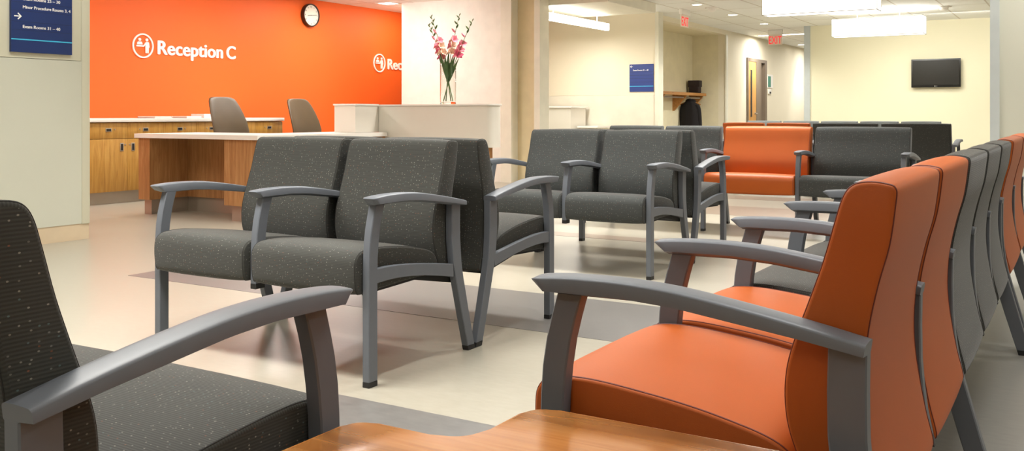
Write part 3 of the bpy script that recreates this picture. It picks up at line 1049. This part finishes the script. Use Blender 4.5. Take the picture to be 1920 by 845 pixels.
def petal_flower(bm, c, d, size):
    """open bloom: petals around direction d at c"""
    d = d.normalized()
    a = d.orthogonal().normalized()
    b = d.cross(a)
    for k in range(6):
        an = 2 * PI * k / 6 + random.random() * 0.3
        o = a * math.cos(an) + b * math.sin(an)
        s = o.cross(d)
        L = size * random.uniform(0.85, 1.1)
        wv = L * 0.34
        p = [c, c + o * L * 0.25 + d * L * 0.40 + s * wv * 0.7, c + o * L * 0.62 + d * L * 0.72 + s * wv, c + o * L * 0.95 + d * L * 0.78,
             c + o * L * 0.62 + d * L * 0.72 - s * wv, c + o * L * 0.25 + d * L * 0.40 - s * wv * 0.7]
        mid = c + o * L * 0.5 + d * L * 0.5
        vs = [bm.verts.new(q) for q in p]
        mv = bm.verts.new(mid)
        for i in range(6):
            bm.faces.new((vs[i], vs[(i + 1) % 6], mv))

def bud(bm, c, d, L, r):
    d = d.normalized()
    a = d.orthogonal().normalized()
    b = d.cross(a)
    rings = []
    for f, rr in ((0, 0.35), (0.3, 1.0), (0.65, 0.8), (1.0, 0.05)):
        rings.append([bm.verts.new(c + d * L * f + (a * math.cos(2 * PI * k / 7) + b * math.sin(2 * PI * k / 7)) * r * rr) for k in range(7)])
    for A, B in zip(rings, rings[1:]):
        for k in range(7):
            bm.faces.new((A[k], A[(k + 1) % 7], B[(k + 1) % 7], B[k]))
    bm.faces.new(rings[0][::-1])
    bm.faces.new(rings[-1])

def leaf_blade(bm, pts, w):
    P = [Vector(p) for p in pts]
    L, R_ = [], []
    n = len(P)
    for i, p in enumerate(P):
        tg = (P[min(i + 1, n - 1)] - P[max(i - 1, 0)]).normalized()
        s = tg.cross(Vector((1, 0.25, 0))).normalized()
        ww = w * math.sin(PI * (0.18 + 0.82 * i / (n - 1))) + 0.0006
        L.append(bm.verts.new(p + s * ww + Vector((0.003, 0, 0))))
        R_.append(bm.verts.new(p - s * ww))
    for i in range(n - 1):
        bm.faces.new((L[i], L[i + 1], R_[i + 1], R_[i]))

# (foot side, tip side, tip height, depth, colours, label)
stalks = [(0.045, -0.27, 0.83, 0.02, ['petal_deep', 'petal_pink', 'petal_pink'], 'gladiolus leaning farthest left, its lowest blooms deep pink'),
          (0.05, -0.185, 0.905, -0.02, ['petal_cream', 'petal_cream', 'petal_pink'], 'tall gladiolus on the left side with pale cream blooms'),
          (-0.04, 0.115, 0.91, 0.02, ['petal_cream', 'petal_cream', 'petal_pink'], 'upright gladiolus right of the middle, with pale blooms and the tallest tip'),
          (-0.05, 0.315, 0.84, -0.01, ['petal_pink', 'petal_deep', 'petal_pink'], 'gladiolus leaning farthest right with bright pink blooms')]
for fs, ts, th, dp, cols, lb in stalks:
    t = thing('gladiolus', lb, 'flower', (VX, VY, VZ), 0, 'gladioli in the glass vase')
    path = []
    for k in range(13):
        f = k / 12
        side = fs + (ts - fs) * f + 0.03 * math.sin(PI * f) * (-1 if ts < 0 else 1) * -1
        path.append(to_xy(side, 0.032 + (th - 0.032) * f, dp * (1 - f) + dp * 2 * f))
    bm = bmesh.new()
    add_tube(bm, path, 0.0055, 7, False, 0.002)
    obj('stem', bm, 'stem', t)
    def at(f):
        q = f * 12
        i = min(11, int(q))
        return path[i].lerp(path[i + 1], q - i)
    up = (path[-1] - path[-3]).normalized()
    kk = 0
    for f, sz in ((0.56, 0.055), (0.63, 0.052), (0.70, 0.046)):
        c = at(f)
        for sgn in (-1, 1):
            bm = bmesh.new()
            petal_flower(bm, c, Vector((-0.45 + 0.2 * random.random(), -sgn * 0.75, 0.35)), sz * random.uniform(0.85, 1.1))
            obj('bloom', bm, cols[kk % 3], t, sharp=80)
            kk += 1
    for i, f in enumerate((0.79, 0.84, 0.885, 0.925, 0.96, 0.985)):
        bm = bmesh.new()
        sgn = 1 if i % 2 else -1
        bud(bm, at(f), Vector((-0.2, -sgn * 0.6, 0.75)), 0.062 - 0.006 * i, 0.012 - 0.0012 * i)
        obj('bud', bm, 'bud' if i > 1 else ('petal_pink' if i == 0 else 'leaf'), t, sharp=60)
    for (dl, top) in ((-0.03, 0.62), (0.035, 0.55)):
        bm = bmesh.new()
        pts = []
        for k in range(8):
            f = 0.22 + (top - 0.22) * k / 7
            p = at(min(1, f))
            pts.append(p + Vector((-0.008, -dl * (k / 7), 0)))
        leaf_blade(bm, pts, 0.015)
        obj('leaf', bm, 'leaf', t, sharp=80)

# ------------------------------------------------------------------ corridor counter beyond the pier
t = thing('corridor_counter', 'low white counter standing in the corridor under the hanging linear light', 'counter', (13.9, 7.9, 0))
for nm, x0, x1, y0, y1, z0, z1, m_ in (('body', 13.75, 14.3, 7.18, 8.6, 0, 1.06, 'white_lam'), ('ledge', 13.72, 14.34, 7.14, 8.6, 1.062, 1.085, 'white_top'),
                                       ('side_shelf', 13.9, 14.36, 6.76, 7.135, 0.73, 0.76, 'white_top'), ('side_body', 13.95, 14.36, 6.80, 7.135, 0, 0.728, 'white_lam')):
    bm = bmesh.new()
    add_box(bm, x0 - 13.9, x1 - 13.9, y0 - 7.9, y1 - 7.9, z0, z1)
    obj(nm, bm, m_, t)

# ------------------------------------------------------------------ coat alcove
t = thing('coat_shelf', 'oak coat shelf with a metal rail along the alcove wall', 'shelf', (16.6, 6.74, 1.32))
bm = bmesh.new()
add_box(bm, -1.55, 1.55, -0.30, 0.0, 0.02, 0.05)
obj('board', bm, 'wood_shelf', t)
bm = bmesh.new()
add_box(bm, -1.55, 1.55, -0.315, -0.297, -0.005, 0.05)
obj('front_lip', bm, 'wood_shelf', t)
for x in (-0.55, 0.55, 1.45):
    bm = bmesh.new()
    lo = [bm.verts.new((x - 0.02, y, z)) for y, z in ((-0.29, 0.02), (0, 0.02), (0, -0.30), (-0.03, -0.30), (-0.27, -0.03))]
    hi = [bm.verts.new((x + 0.02, y, z)) for y, z in ((-0.29, 0.02), (0, 0.02), (0, -0.30), (-0.03, -0.30), (-0.27, -0.03))]
    bm.faces.new(lo)
    bm.faces.new(hi[::-1])
    for i in range(5):
        bm.faces.new((lo[i], lo[(i + 1) % 5], hi[(i + 1) % 5], hi[i]))
    obj('bracket', bm, 'wood_shelf', t, smooth=False)
bm = bmesh.new()
add_tube(bm, [(-1.55, -0.22, -0.045), (1.55, -0.22, -0.045)], 0.016, 10)
obj('rail', bm, 'steel', t)

# coat on its hanger
HX, HY = 17.50, 6.52
t = thing('coat_hanger', 'wooden hanger carrying the black coat on the alcove rail', 'hanger', (HX, HY, 1.262), R90)
bm = bmesh.new()
add_tube(bm, catmull([(0, 0.0, 0.0), (0.014, 0, 0.018), (0, 0, 0.032), (-0.016, 0, 0.015), (-0.012, 0, -0.01), (0, 0, -0.03), (0, 0, -0.06)], 4, False), 0.003, 6)
obj('hook', bm, 'steel', t)
bm = bmesh.new()
add_tube(bm, catmull([(-0.21, 0, -0.125), (-0.12, 0, -0.085), (0, 0, -0.055), (0.12, 0, -0.085), (0.21, 0, -0.125)], 4, False), 0.011, 8)
add_tube(bm, [(-0.2, 0, -0.125), (0.2, 0, -0.125)], 0.006, 8)
obj('bar', bm, 'wood_shelf', t)
t = thing('hanging_coat', 'black coat hanging from the alcove rail', 'coat', (HX, HY, 0.535), R90)
def ringset(bm, secs, seg=24, dx=0.0):
    rings = []
    for z, hx, hy, cx in secs:
        rings.append([bm.verts.new((cx + hx * math.cos(2 * PI * k / seg) * (1 + 0.05 * math.sin(5 * 2 * PI * k / seg + z * 9)), hy * math.sin(2 * PI * k / seg) * (1 + 0.1 * math.sin(7 * 2 * PI * k / seg)), z)) for k in range(seg)])
    for A, B in zip(rings, rings[1:]):
        for k in range(seg):
            bm.faces.new((A[k], A[(k + 1) % seg], B[(k + 1) % seg], B[k]))
    bm.faces.new(rings[0][::-1])
    bm.faces.new(rings[-1])
bm = bmesh.new()
ringset(bm, [(-0.15, 0.20, 0.11, 0), (0.1, 0.19, 0.10, 0), (0.3, 0.18, 0.095, 0), (0.48, 0.18, 0.09, 0), (0.57, 0.175, 0.08, 0), (0.62, 0.14, 0.065, 0), (0.66, 0.10, 0.05, 0), (0.685, 0.05, 0.035, 0)])
obj('body', bm, 'coat', t, sharp=80)
for s in (-1, 1):
    bm = bmesh.new()
    add_tube(bm, catmull([(s * 0.13, 0, 0.60), (s * 0.165, -0.01, 0.50), (s * 0.175, -0.03, 0.30), (s * 0.175, -0.05, 0.08), (s * 0.17, -0.06, -0.02)], 3, False), 0.05, 10, False, 0.045)
    obj('sleeve', bm, 'coat', t, sharp=80)
bm = bmesh.new()
add_tube(bm, catmull([(-0.10, -0.05, 0.60), (-0.08, -0.02, 0.68), (0, 0.03, 0.70), (0.08, -0.02, 0.68), (0.10, -0.05, 0.60)], 4, False), 0.022, 8)
obj('collar', bm, 'coat', t, sharp=80)
for z in (0.42, 0.30, 0.18):
    bm = bmesh.new()
    add_lathe(bm, [(0.0001, 0), (0.013, 0), (0.013, -0.006), (0.0001, -0.006)], 12, (-0.02, -0.105, z), 'Y')
    obj('button', bm, 'black', t)
t = thing('bag', 'dark bag standing on the oak coat shelf', 'bag', (17.93, 6.58, 1.3705))
bm = bmesh.new()
add_box(bm, -0.08, 0.08, -0.105, 0.105, 0.0, 0.245, 0.02)
obj('body', bm, 'bag', t, sharp=50)
bm = bmesh.new()
add_box(bm, -0.09, 0.085, -0.118, 0.118, 0.12, 0.252, 0.012)
obj('flap', bm, 'bag', t)

# ------------------------------------------------------------------ things on the hall wall
t = thing('room_plaque', 'green and white plaque on the hall wall beside the oak door', 'sign', (21.3, 6.048, 1.55))
bm = bmesh.new(); add_box(bm, -0.2, 0.2, -0.015, 0.0, 0, 0.30); obj('panel', bm, 'paper', t)
bm = bmesh.new(); add_box(bm, -0.19, 0.02, -0.02, -0.014, 0.02, 0.26); obj('insert', bm, 'green_plaque', t)
t = thing('card_reader', 'small grey card reader box on the hall wall below the green plaque', 'card reader', (21.24, 6.048, 1.41))  # card reader beside the hall door
bm = bmesh.new(); add_box(bm, -0.1, 0.1, -0.03, 0.0, 0, 0.11, 0.005); obj('housing', bm, 'fixture_white', t)
bm = bmesh.new(); add_box(bm, -0.06, 0.06, -0.034, -0.028, 0.01, 0.05); obj('keypad', bm, 'black', t)

# ------------------------------------------------------------------ television
t = thing('wall_tv', 'black flat television mounted on the pale yellow wall', 'television', (18.15, 2.21, 1.43), -R90)
bm = bmesh.new(); add_box(bm, -0.40, 0.40, -0.045, 0.0, 0.0, 0.50, 0.004); obj('housing', bm, 'tv_black', t)
bm = bmesh.new(); add_box(bm, -0.375, 0.375, -0.048, -0.044, 0.04, 0.475); obj('screen', bm, 'tv_screen', t)
bm = bmesh.new()
add_lathe(bm, [(0.0001, 0), (0.008, 0), (0.008, -0.001), (0.0001, -0.001)], 14, (-0.014, -0.0455, 0.020), 'Y')
obj('logo', bm, 'fixture_white', t)
bm = text_mesh('LG', 0.026, 0.013, 0.001, 0.01)
for v in bm.verts:
    v.co += Vector((0.0, -0.0455, 0.0135))
obj('lettering', bm, 'fixture_white', t, smooth=False)
bm = bmesh.new(); add_box(bm, -0.12, 0.12, 0.0, 0.048, 0.12, 0.38); obj('wall_mount', bm, 'black', t)

# ------------------------------------------------------------------ exit signs
def exit_sign(label, loc, rotz, w, h):
    t = thing('exit_sign', label, 'sign', loc, rotz, 'red exit signs hanging from the ceiling')
    bm = bmesh.new(); add_box(bm, -w * 0.52, w * 0.52, -0.03, 0.03, -0.09, 0.0, 0.004); obj('canopy', bm, 'fixture_white', t)
    bm = bmesh.new(); add_box(bm, -w / 2, w / 2, -0.006, 0.006, -0.09 - h, -0.09); obj('panel', bm, 'exit_panel', t)
    bm = text_mesh('EXIT', w * 0.88, h * 0.78, 0.002, 0.01)
    for v in bm.verts:
        v.co += Vector((-w * 0.44, -0.0065, -0.09 - h * 0.9))
    obj('lettering', bm, 'red_glow', t, smooth=False)
exit_sign('red exit sign seen almost edge-on above the coat alcove', (14.3, 5.42, CEIL - 0.001), 0, 0.33, 0.19)
exit_sign('red exit sign facing the waiting room near the television wall', (18.7, 5.20, CEIL - 0.001), -R90, 0.28, 0.20)

# ------------------------------------------------------------------ ceiling fittings
def pendant(label, u):
    t = thing('pendant_lamp', label, 'lamp', (u, 2.80, CEIL), 0, 'box pendant lamps over the waiting benches')
    z0, z1 = 2.21 - CEIL, 2.50 - CEIL
    bm = bmesh.new(); add_box(bm, -0.14, 0.14, -0.69, 0.69, z0 + 0.006, z1 - 0.006); obj('lamp_shade', bm, 'shade', t)
    bm = bmesh.new()
    e = 0.006
    for z in (z0, z1 - 0.008):
        for y in (-0.695, 0.689):
            add_box(bm, -0.145, 0.145, y, y + e, z, z + 0.008)
        for x in (-0.145, 0.139):
            add_box(bm, x, x + e, -0.695, 0.695, z, z + 0.008)
    for x in (-0.145, 0.139):
        for y in (-0.695, 0.689):
            add_box(bm, x, x + e, y, y + e, z0, z1)
    obj('shade_frame', bm, 'shade_edge', t)
    for y in (-0.32, 0.32):
        bm = bmesh.new(); add_tube(bm, [(0, y, z1 - 0.01), (0, y, -0.005)], 0.006, 8); o = obj('stem', bm, 'fixture_white', t)
        bm = bmesh.new(); add_lathe(bm, [(0.0001, -0.03), (0.05, -0.03), (0.06, -0.02), (0.06, 0.0), (0.0001, 0.0)], 20, (0, y, 0)); obj('canopy', bm, 'fixture_white', o)
pendant('large lit box pendant nearer the benches, cut by the top of the photo', 12.1)
pendant('lit box pendant farther back, in front of the television wall', 16.0)

t = thing('linear_pendant_lamp', 'slim lit linear lamp hanging in the corridor beyond the pier', 'lamp', (12.5, 6.44, 2.48))
bm = bmesh.new(); add_box(bm, -0.85, 1.10, -0.035, 0.035, -0.19, -0.10); obj('housing', bm, 'lamp_body', t)
bm = bmesh.new(); add_box(bm, -0.84, 1.09, -0.03, 0.03, -0.20, -0.191); obj('diffuser', bm, 'light_panel', t)
bm = bmesh.new(); add_box(bm, -0.84, 1.09, -0.03, 0.03, -0.099, -0.095); obj('uplight', bm, 'light_panel', t)
for x in (-0.7, 0.72):
    bm = bmesh.new(); add_tube(bm, [(x, 0, -0.1), (x, 0, 0)], 0.006, 8); obj('stem', bm, 'fixture_white', t)

def troffer(label, x0, x1, y0, y1, grp=None):
    t = thing('ceiling_light', label, 'light', ((x0 + x1) / 2, (y0 + y1) / 2, CEIL), 0, grp)
    a, b = (x1 - x0) / 2, (y1 - y0) / 2
    bm = bmesh.new(); add_box(bm, -a, a, -b, b, -0.006, -0.001); obj('diffuser', bm, 'light_panel', t)
    bm = bmesh.new()
    for xa, xb, ya, yb in ((-a - 0.02, -a, -b - 0.02, b + 0.02), (a, a + 0.02, -b - 0.02, b + 0.02), (-a, a, -b - 0.02, -b), (-a, a, b, b + 0.02)):
        add_box(bm, xa, xb, ya, yb, -0.01, -0.001)
    obj('frame', bm, 'fixture_white', t)
troffer('recessed lit ceiling strip over reception, left of the cream pier', 11.06, 11.28, 8.80, 9.03)
troffer('recessed lit ceiling strip at the hall entrance behind the exit sign', 19.72, 19.92, 4.7, 5.85)

DOWN = [(13.71, 5.0, 'round recessed downlight nearest the corridor soffit'), (15.42, 5.0, 'round recessed downlight second from the corridor soffit, beyond the smoke detector'),
        (17.24, 5.0, 'round recessed downlight third from the corridor soffit, before the second exit sign'), (22.9, 5.75, 'round recessed downlight deep in the hall')]
for x, y, lb in DOWN:
    t = thing('ceiling_downlight', lb, 'light', (x, y, CEIL), 0, 'round downlights in the ceiling')
    bm = bmesh.new(); add_lathe(bm, [(0.075, -0.001), (0.10, -0.001), (0.10, -0.006), (0.075, -0.010)], 24, (0, 0, 0), 'Z', True); obj('trim_ring', bm, 'fixture_white', t)
    bm = bmesh.new(); add_lathe(bm, [(0.0001, -0.001), (0.075, -0.001), (0.075, -0.005), (0.0001, -0.005)], 24); obj('lens', bm, 'down_glow', t)
for x, y, lb in ((14.25, 4.95, 'white smoke detector on the ceiling near the first exit sign'), (15.96, 1.83, 'white smoke detector on the ceiling above the television wall')):
    t = thing('smoke_detector', lb, 'detector', (x, y, CEIL), 0, 'smoke detectors on the ceiling')
    bm = bmesh.new(); add_lathe(bm, [(0.0001, 0.0), (0.11, 0.0), (0.11, -0.02), (0.0001, -0.02)], 24); obj('base', bm, 'fixture_white', t)
    bm = bmesh.new(); add_lathe(bm, [(0.07, -0.021), (0.06, -0.05), (0.03, -0.065), (0.0001, -0.065)], 20); obj('sensor', bm, 'fixture_white', t)

# ------------------------------------------------------------------ lights
WARM = (1.0, 0.985, 0.95)
SOFT = (1.0, 0.96, 0.90)
def area(name, loc, sx, sy, power, col=WARM, rot=(0, 0, 0), spread=180):
    l = bpy.data.lights.new(name, 'AREA')
    l.shape = 'RECTANGLE'
    l.size, l.size_y = sx, sy
    l.spread = math.radians(spread)
    l.energy = power
    l.color = col
    o = bpy.data.objects.new(name, l)
    o.location = loc
    o.rotation_euler = rot
    COL.objects.link(o)
    return o
def spot(name, loc, power, angle=95, blend=0.7, rad=0.05, col=WARM, rot=(0, 0, 0)):
    l = bpy.data.lights.new(name, 'SPOT')
    l.energy = power
    l.spot_size = math.radians(angle)
    l.spot_blend = blend
    l.shadow_soft_size = rad
    l.color = col
    o = bpy.data.objects.new(name, l)
    o.location = loc
    o.rotation_euler = rot
    COL.objects.link(o)
    return o
UP = (PI, 0, 0)
for u, e in ((1.75, 58), (4.6, 50), (8.1, 66)):  # out of view; nearest shifted from pendant spacing to brighten the bench fronts
    area('pendant_and_fill_light', (u, 2.8, 2.25), 0.35, 1.4, e, WARM, (0, 0, 0), 140)
    area('pendant_and_fill_uplight', (u, 2.8, 2.30), 0.3, 1.3, 24, WARM, UP)
for u in (12.1, 16.0):
    area('pendant_and_fill_light', (u, 2.8, 2.19), 0.35, 1.4, 58)
    area('pendant_and_fill_uplight', (u, 2.8, 2.52), 0.3, 1.3, 60, WARM, UP)
for u, e in ((-1.0, 10), (2.4, 24), (5.8, 28), (9.2, 28), (12.6, 36), (16.0, 46)):  # added fill over the right-hand row, no ceiling fittings here
    area('ceiling_fill_light', (u, 0.2, 2.60), 0.6, 1.2, e, WARM, (0, 0, 0), 120)
for u in (1.8, 4.0, 6.0, 8.0, 10.3):
    spot('downlight', (u, 5.0, 2.59), 115, 110)
for u in (1.9, 3.6, 5.6, 7.9):
    spot('downlight', (u, 1.6, 2.59), 80, 90)
spot('downlight', (1.75, 3.9, 2.59), 80, 110)  # added to light the fronts of the nearest bench, no fitting there
for u in (13.71, 15.42, 17.24):
    spot('downlight', (u, 5.0, 2.59), 110, 130)
for u in (3.0, 5.6, 8.2):  # unseen fill over reception
    area('reception_fill_light', (u, 8.2, 2.60), 1.2, 0.3, 44, SOFT)
area('reception_fill_light', (9.9, 8.7, 2.60), 0.8, 0.3, 26, SOFT)  # added to even out the light on the orange wall
area('reception_fill_light', (11.9, 8.95, 2.60), 0.8, 0.3, 13, SOFT)  # added beyond the pier to brighten the orange wall
for u in (6.4, 8.6):
    spot('reception_spot', (u, 7.4, 2.59), 60, 110)
area('column_fill', (3.6, 5.55, 2.58), 1.6, 0.25, 19, (0.98, 1.0, 0.98), (math.radians(35), 0, 0))  # added to brighten the column face, no lamp there
area('pilaster_fill', (7.7, -0.3, 2.56), 0.25, 1.6, 30, WARM, (0, math.radians(-38), 0))  # added fill for the face of the pilaster
area('corridor_light', (12.9, 6.9, 2.26), 1.6, 0.3, 44)
area('corridor_uplight', (12.6, 6.44, 2.40), 1.8, 0.1, 14, WARM, UP)
area('back_wall_fill', (16.9, 1.9, 2.58), 0.3, 3.0, 30, WARM, (0, math.radians(-40), 0))  # added to lift the dim television wall
area('hall_light', (20.0, 5.3, 2.58), 0.2, 1.1, 50)
area('hall_light', (22.3, 4.2, 2.58), 0.2, 1.1, 40)  # unseen extra light, brightens the hall wall
area('hall_light', (24.0, 5.0, 2.58), 0.2, 1.1, 50)
spot('hall_spot', (19.95, 5.72, 2.59), 90, 75, 0.5)
spot('hall_spot', (23.8, 5.72, 2.59), 90, 75, 0.5)
spot('pier_spot', (8.9, 7.6, 2.59), 60, 165, 0.7, 0.05, (0.96, 0.99, 1.0))
area('pier_wash', (10.2, 8.2, 2.58), 0.25, 1.2, 20, (0.96, 0.99, 1.0), (0, math.radians(-35), 0))  # cool light added against the orange bounce on the pier
for u in (0.6, 3.6, 6.6):  # unseen lamps added as side fill along the aisle
    area('aisle_fill', (u, -1.9, 2.60), 1.2, 0.3, 17)
area('rear_fill', (-1.6, 3.6, 2.60), 0.3, 1.2, 26)  # added fill from behind the camera
area('rear_fill', (-1.6, 0.6, 2.60), 0.3, 1.2, 18)  # second added fill behind the camera

w = bpy.data.worlds.new('World')
scene.world = w
w.use_nodes = True
w.node_tree.nodes['Background'].inputs[0].default_value = (1.0, 0.98, 0.95, 1)
w.node_tree.nodes['Background'].inputs[1].default_value = 0.15

# ------------------------------------------------------------------ camera
cam = bpy.data.cameras.new('camera')
cam.sensor_width = 36.0
cam.sensor_fit = 'HORIZONTAL'
cam.lens = 1771.0 / 1920.0 * 36.0
cam.shift_y = -(422.5 - 214.46) / 1920.0
cam.clip_start = 0.05
co = bpy.data.objects.new('camera', cam)
co.location = (0, 0, 0.95)
co.rotation_euler = (PI / 2, 0, 0.5431 - PI / 2)
COL.objects.link(co)
scene.camera = co

scene.view_settings.view_transform = 'Standard'
scene.view_settings.look = 'None'
scene.view_settings.exposure = 0.0
scene.cycles.max_bounces = 8
scene.cycles.use_denoising = True
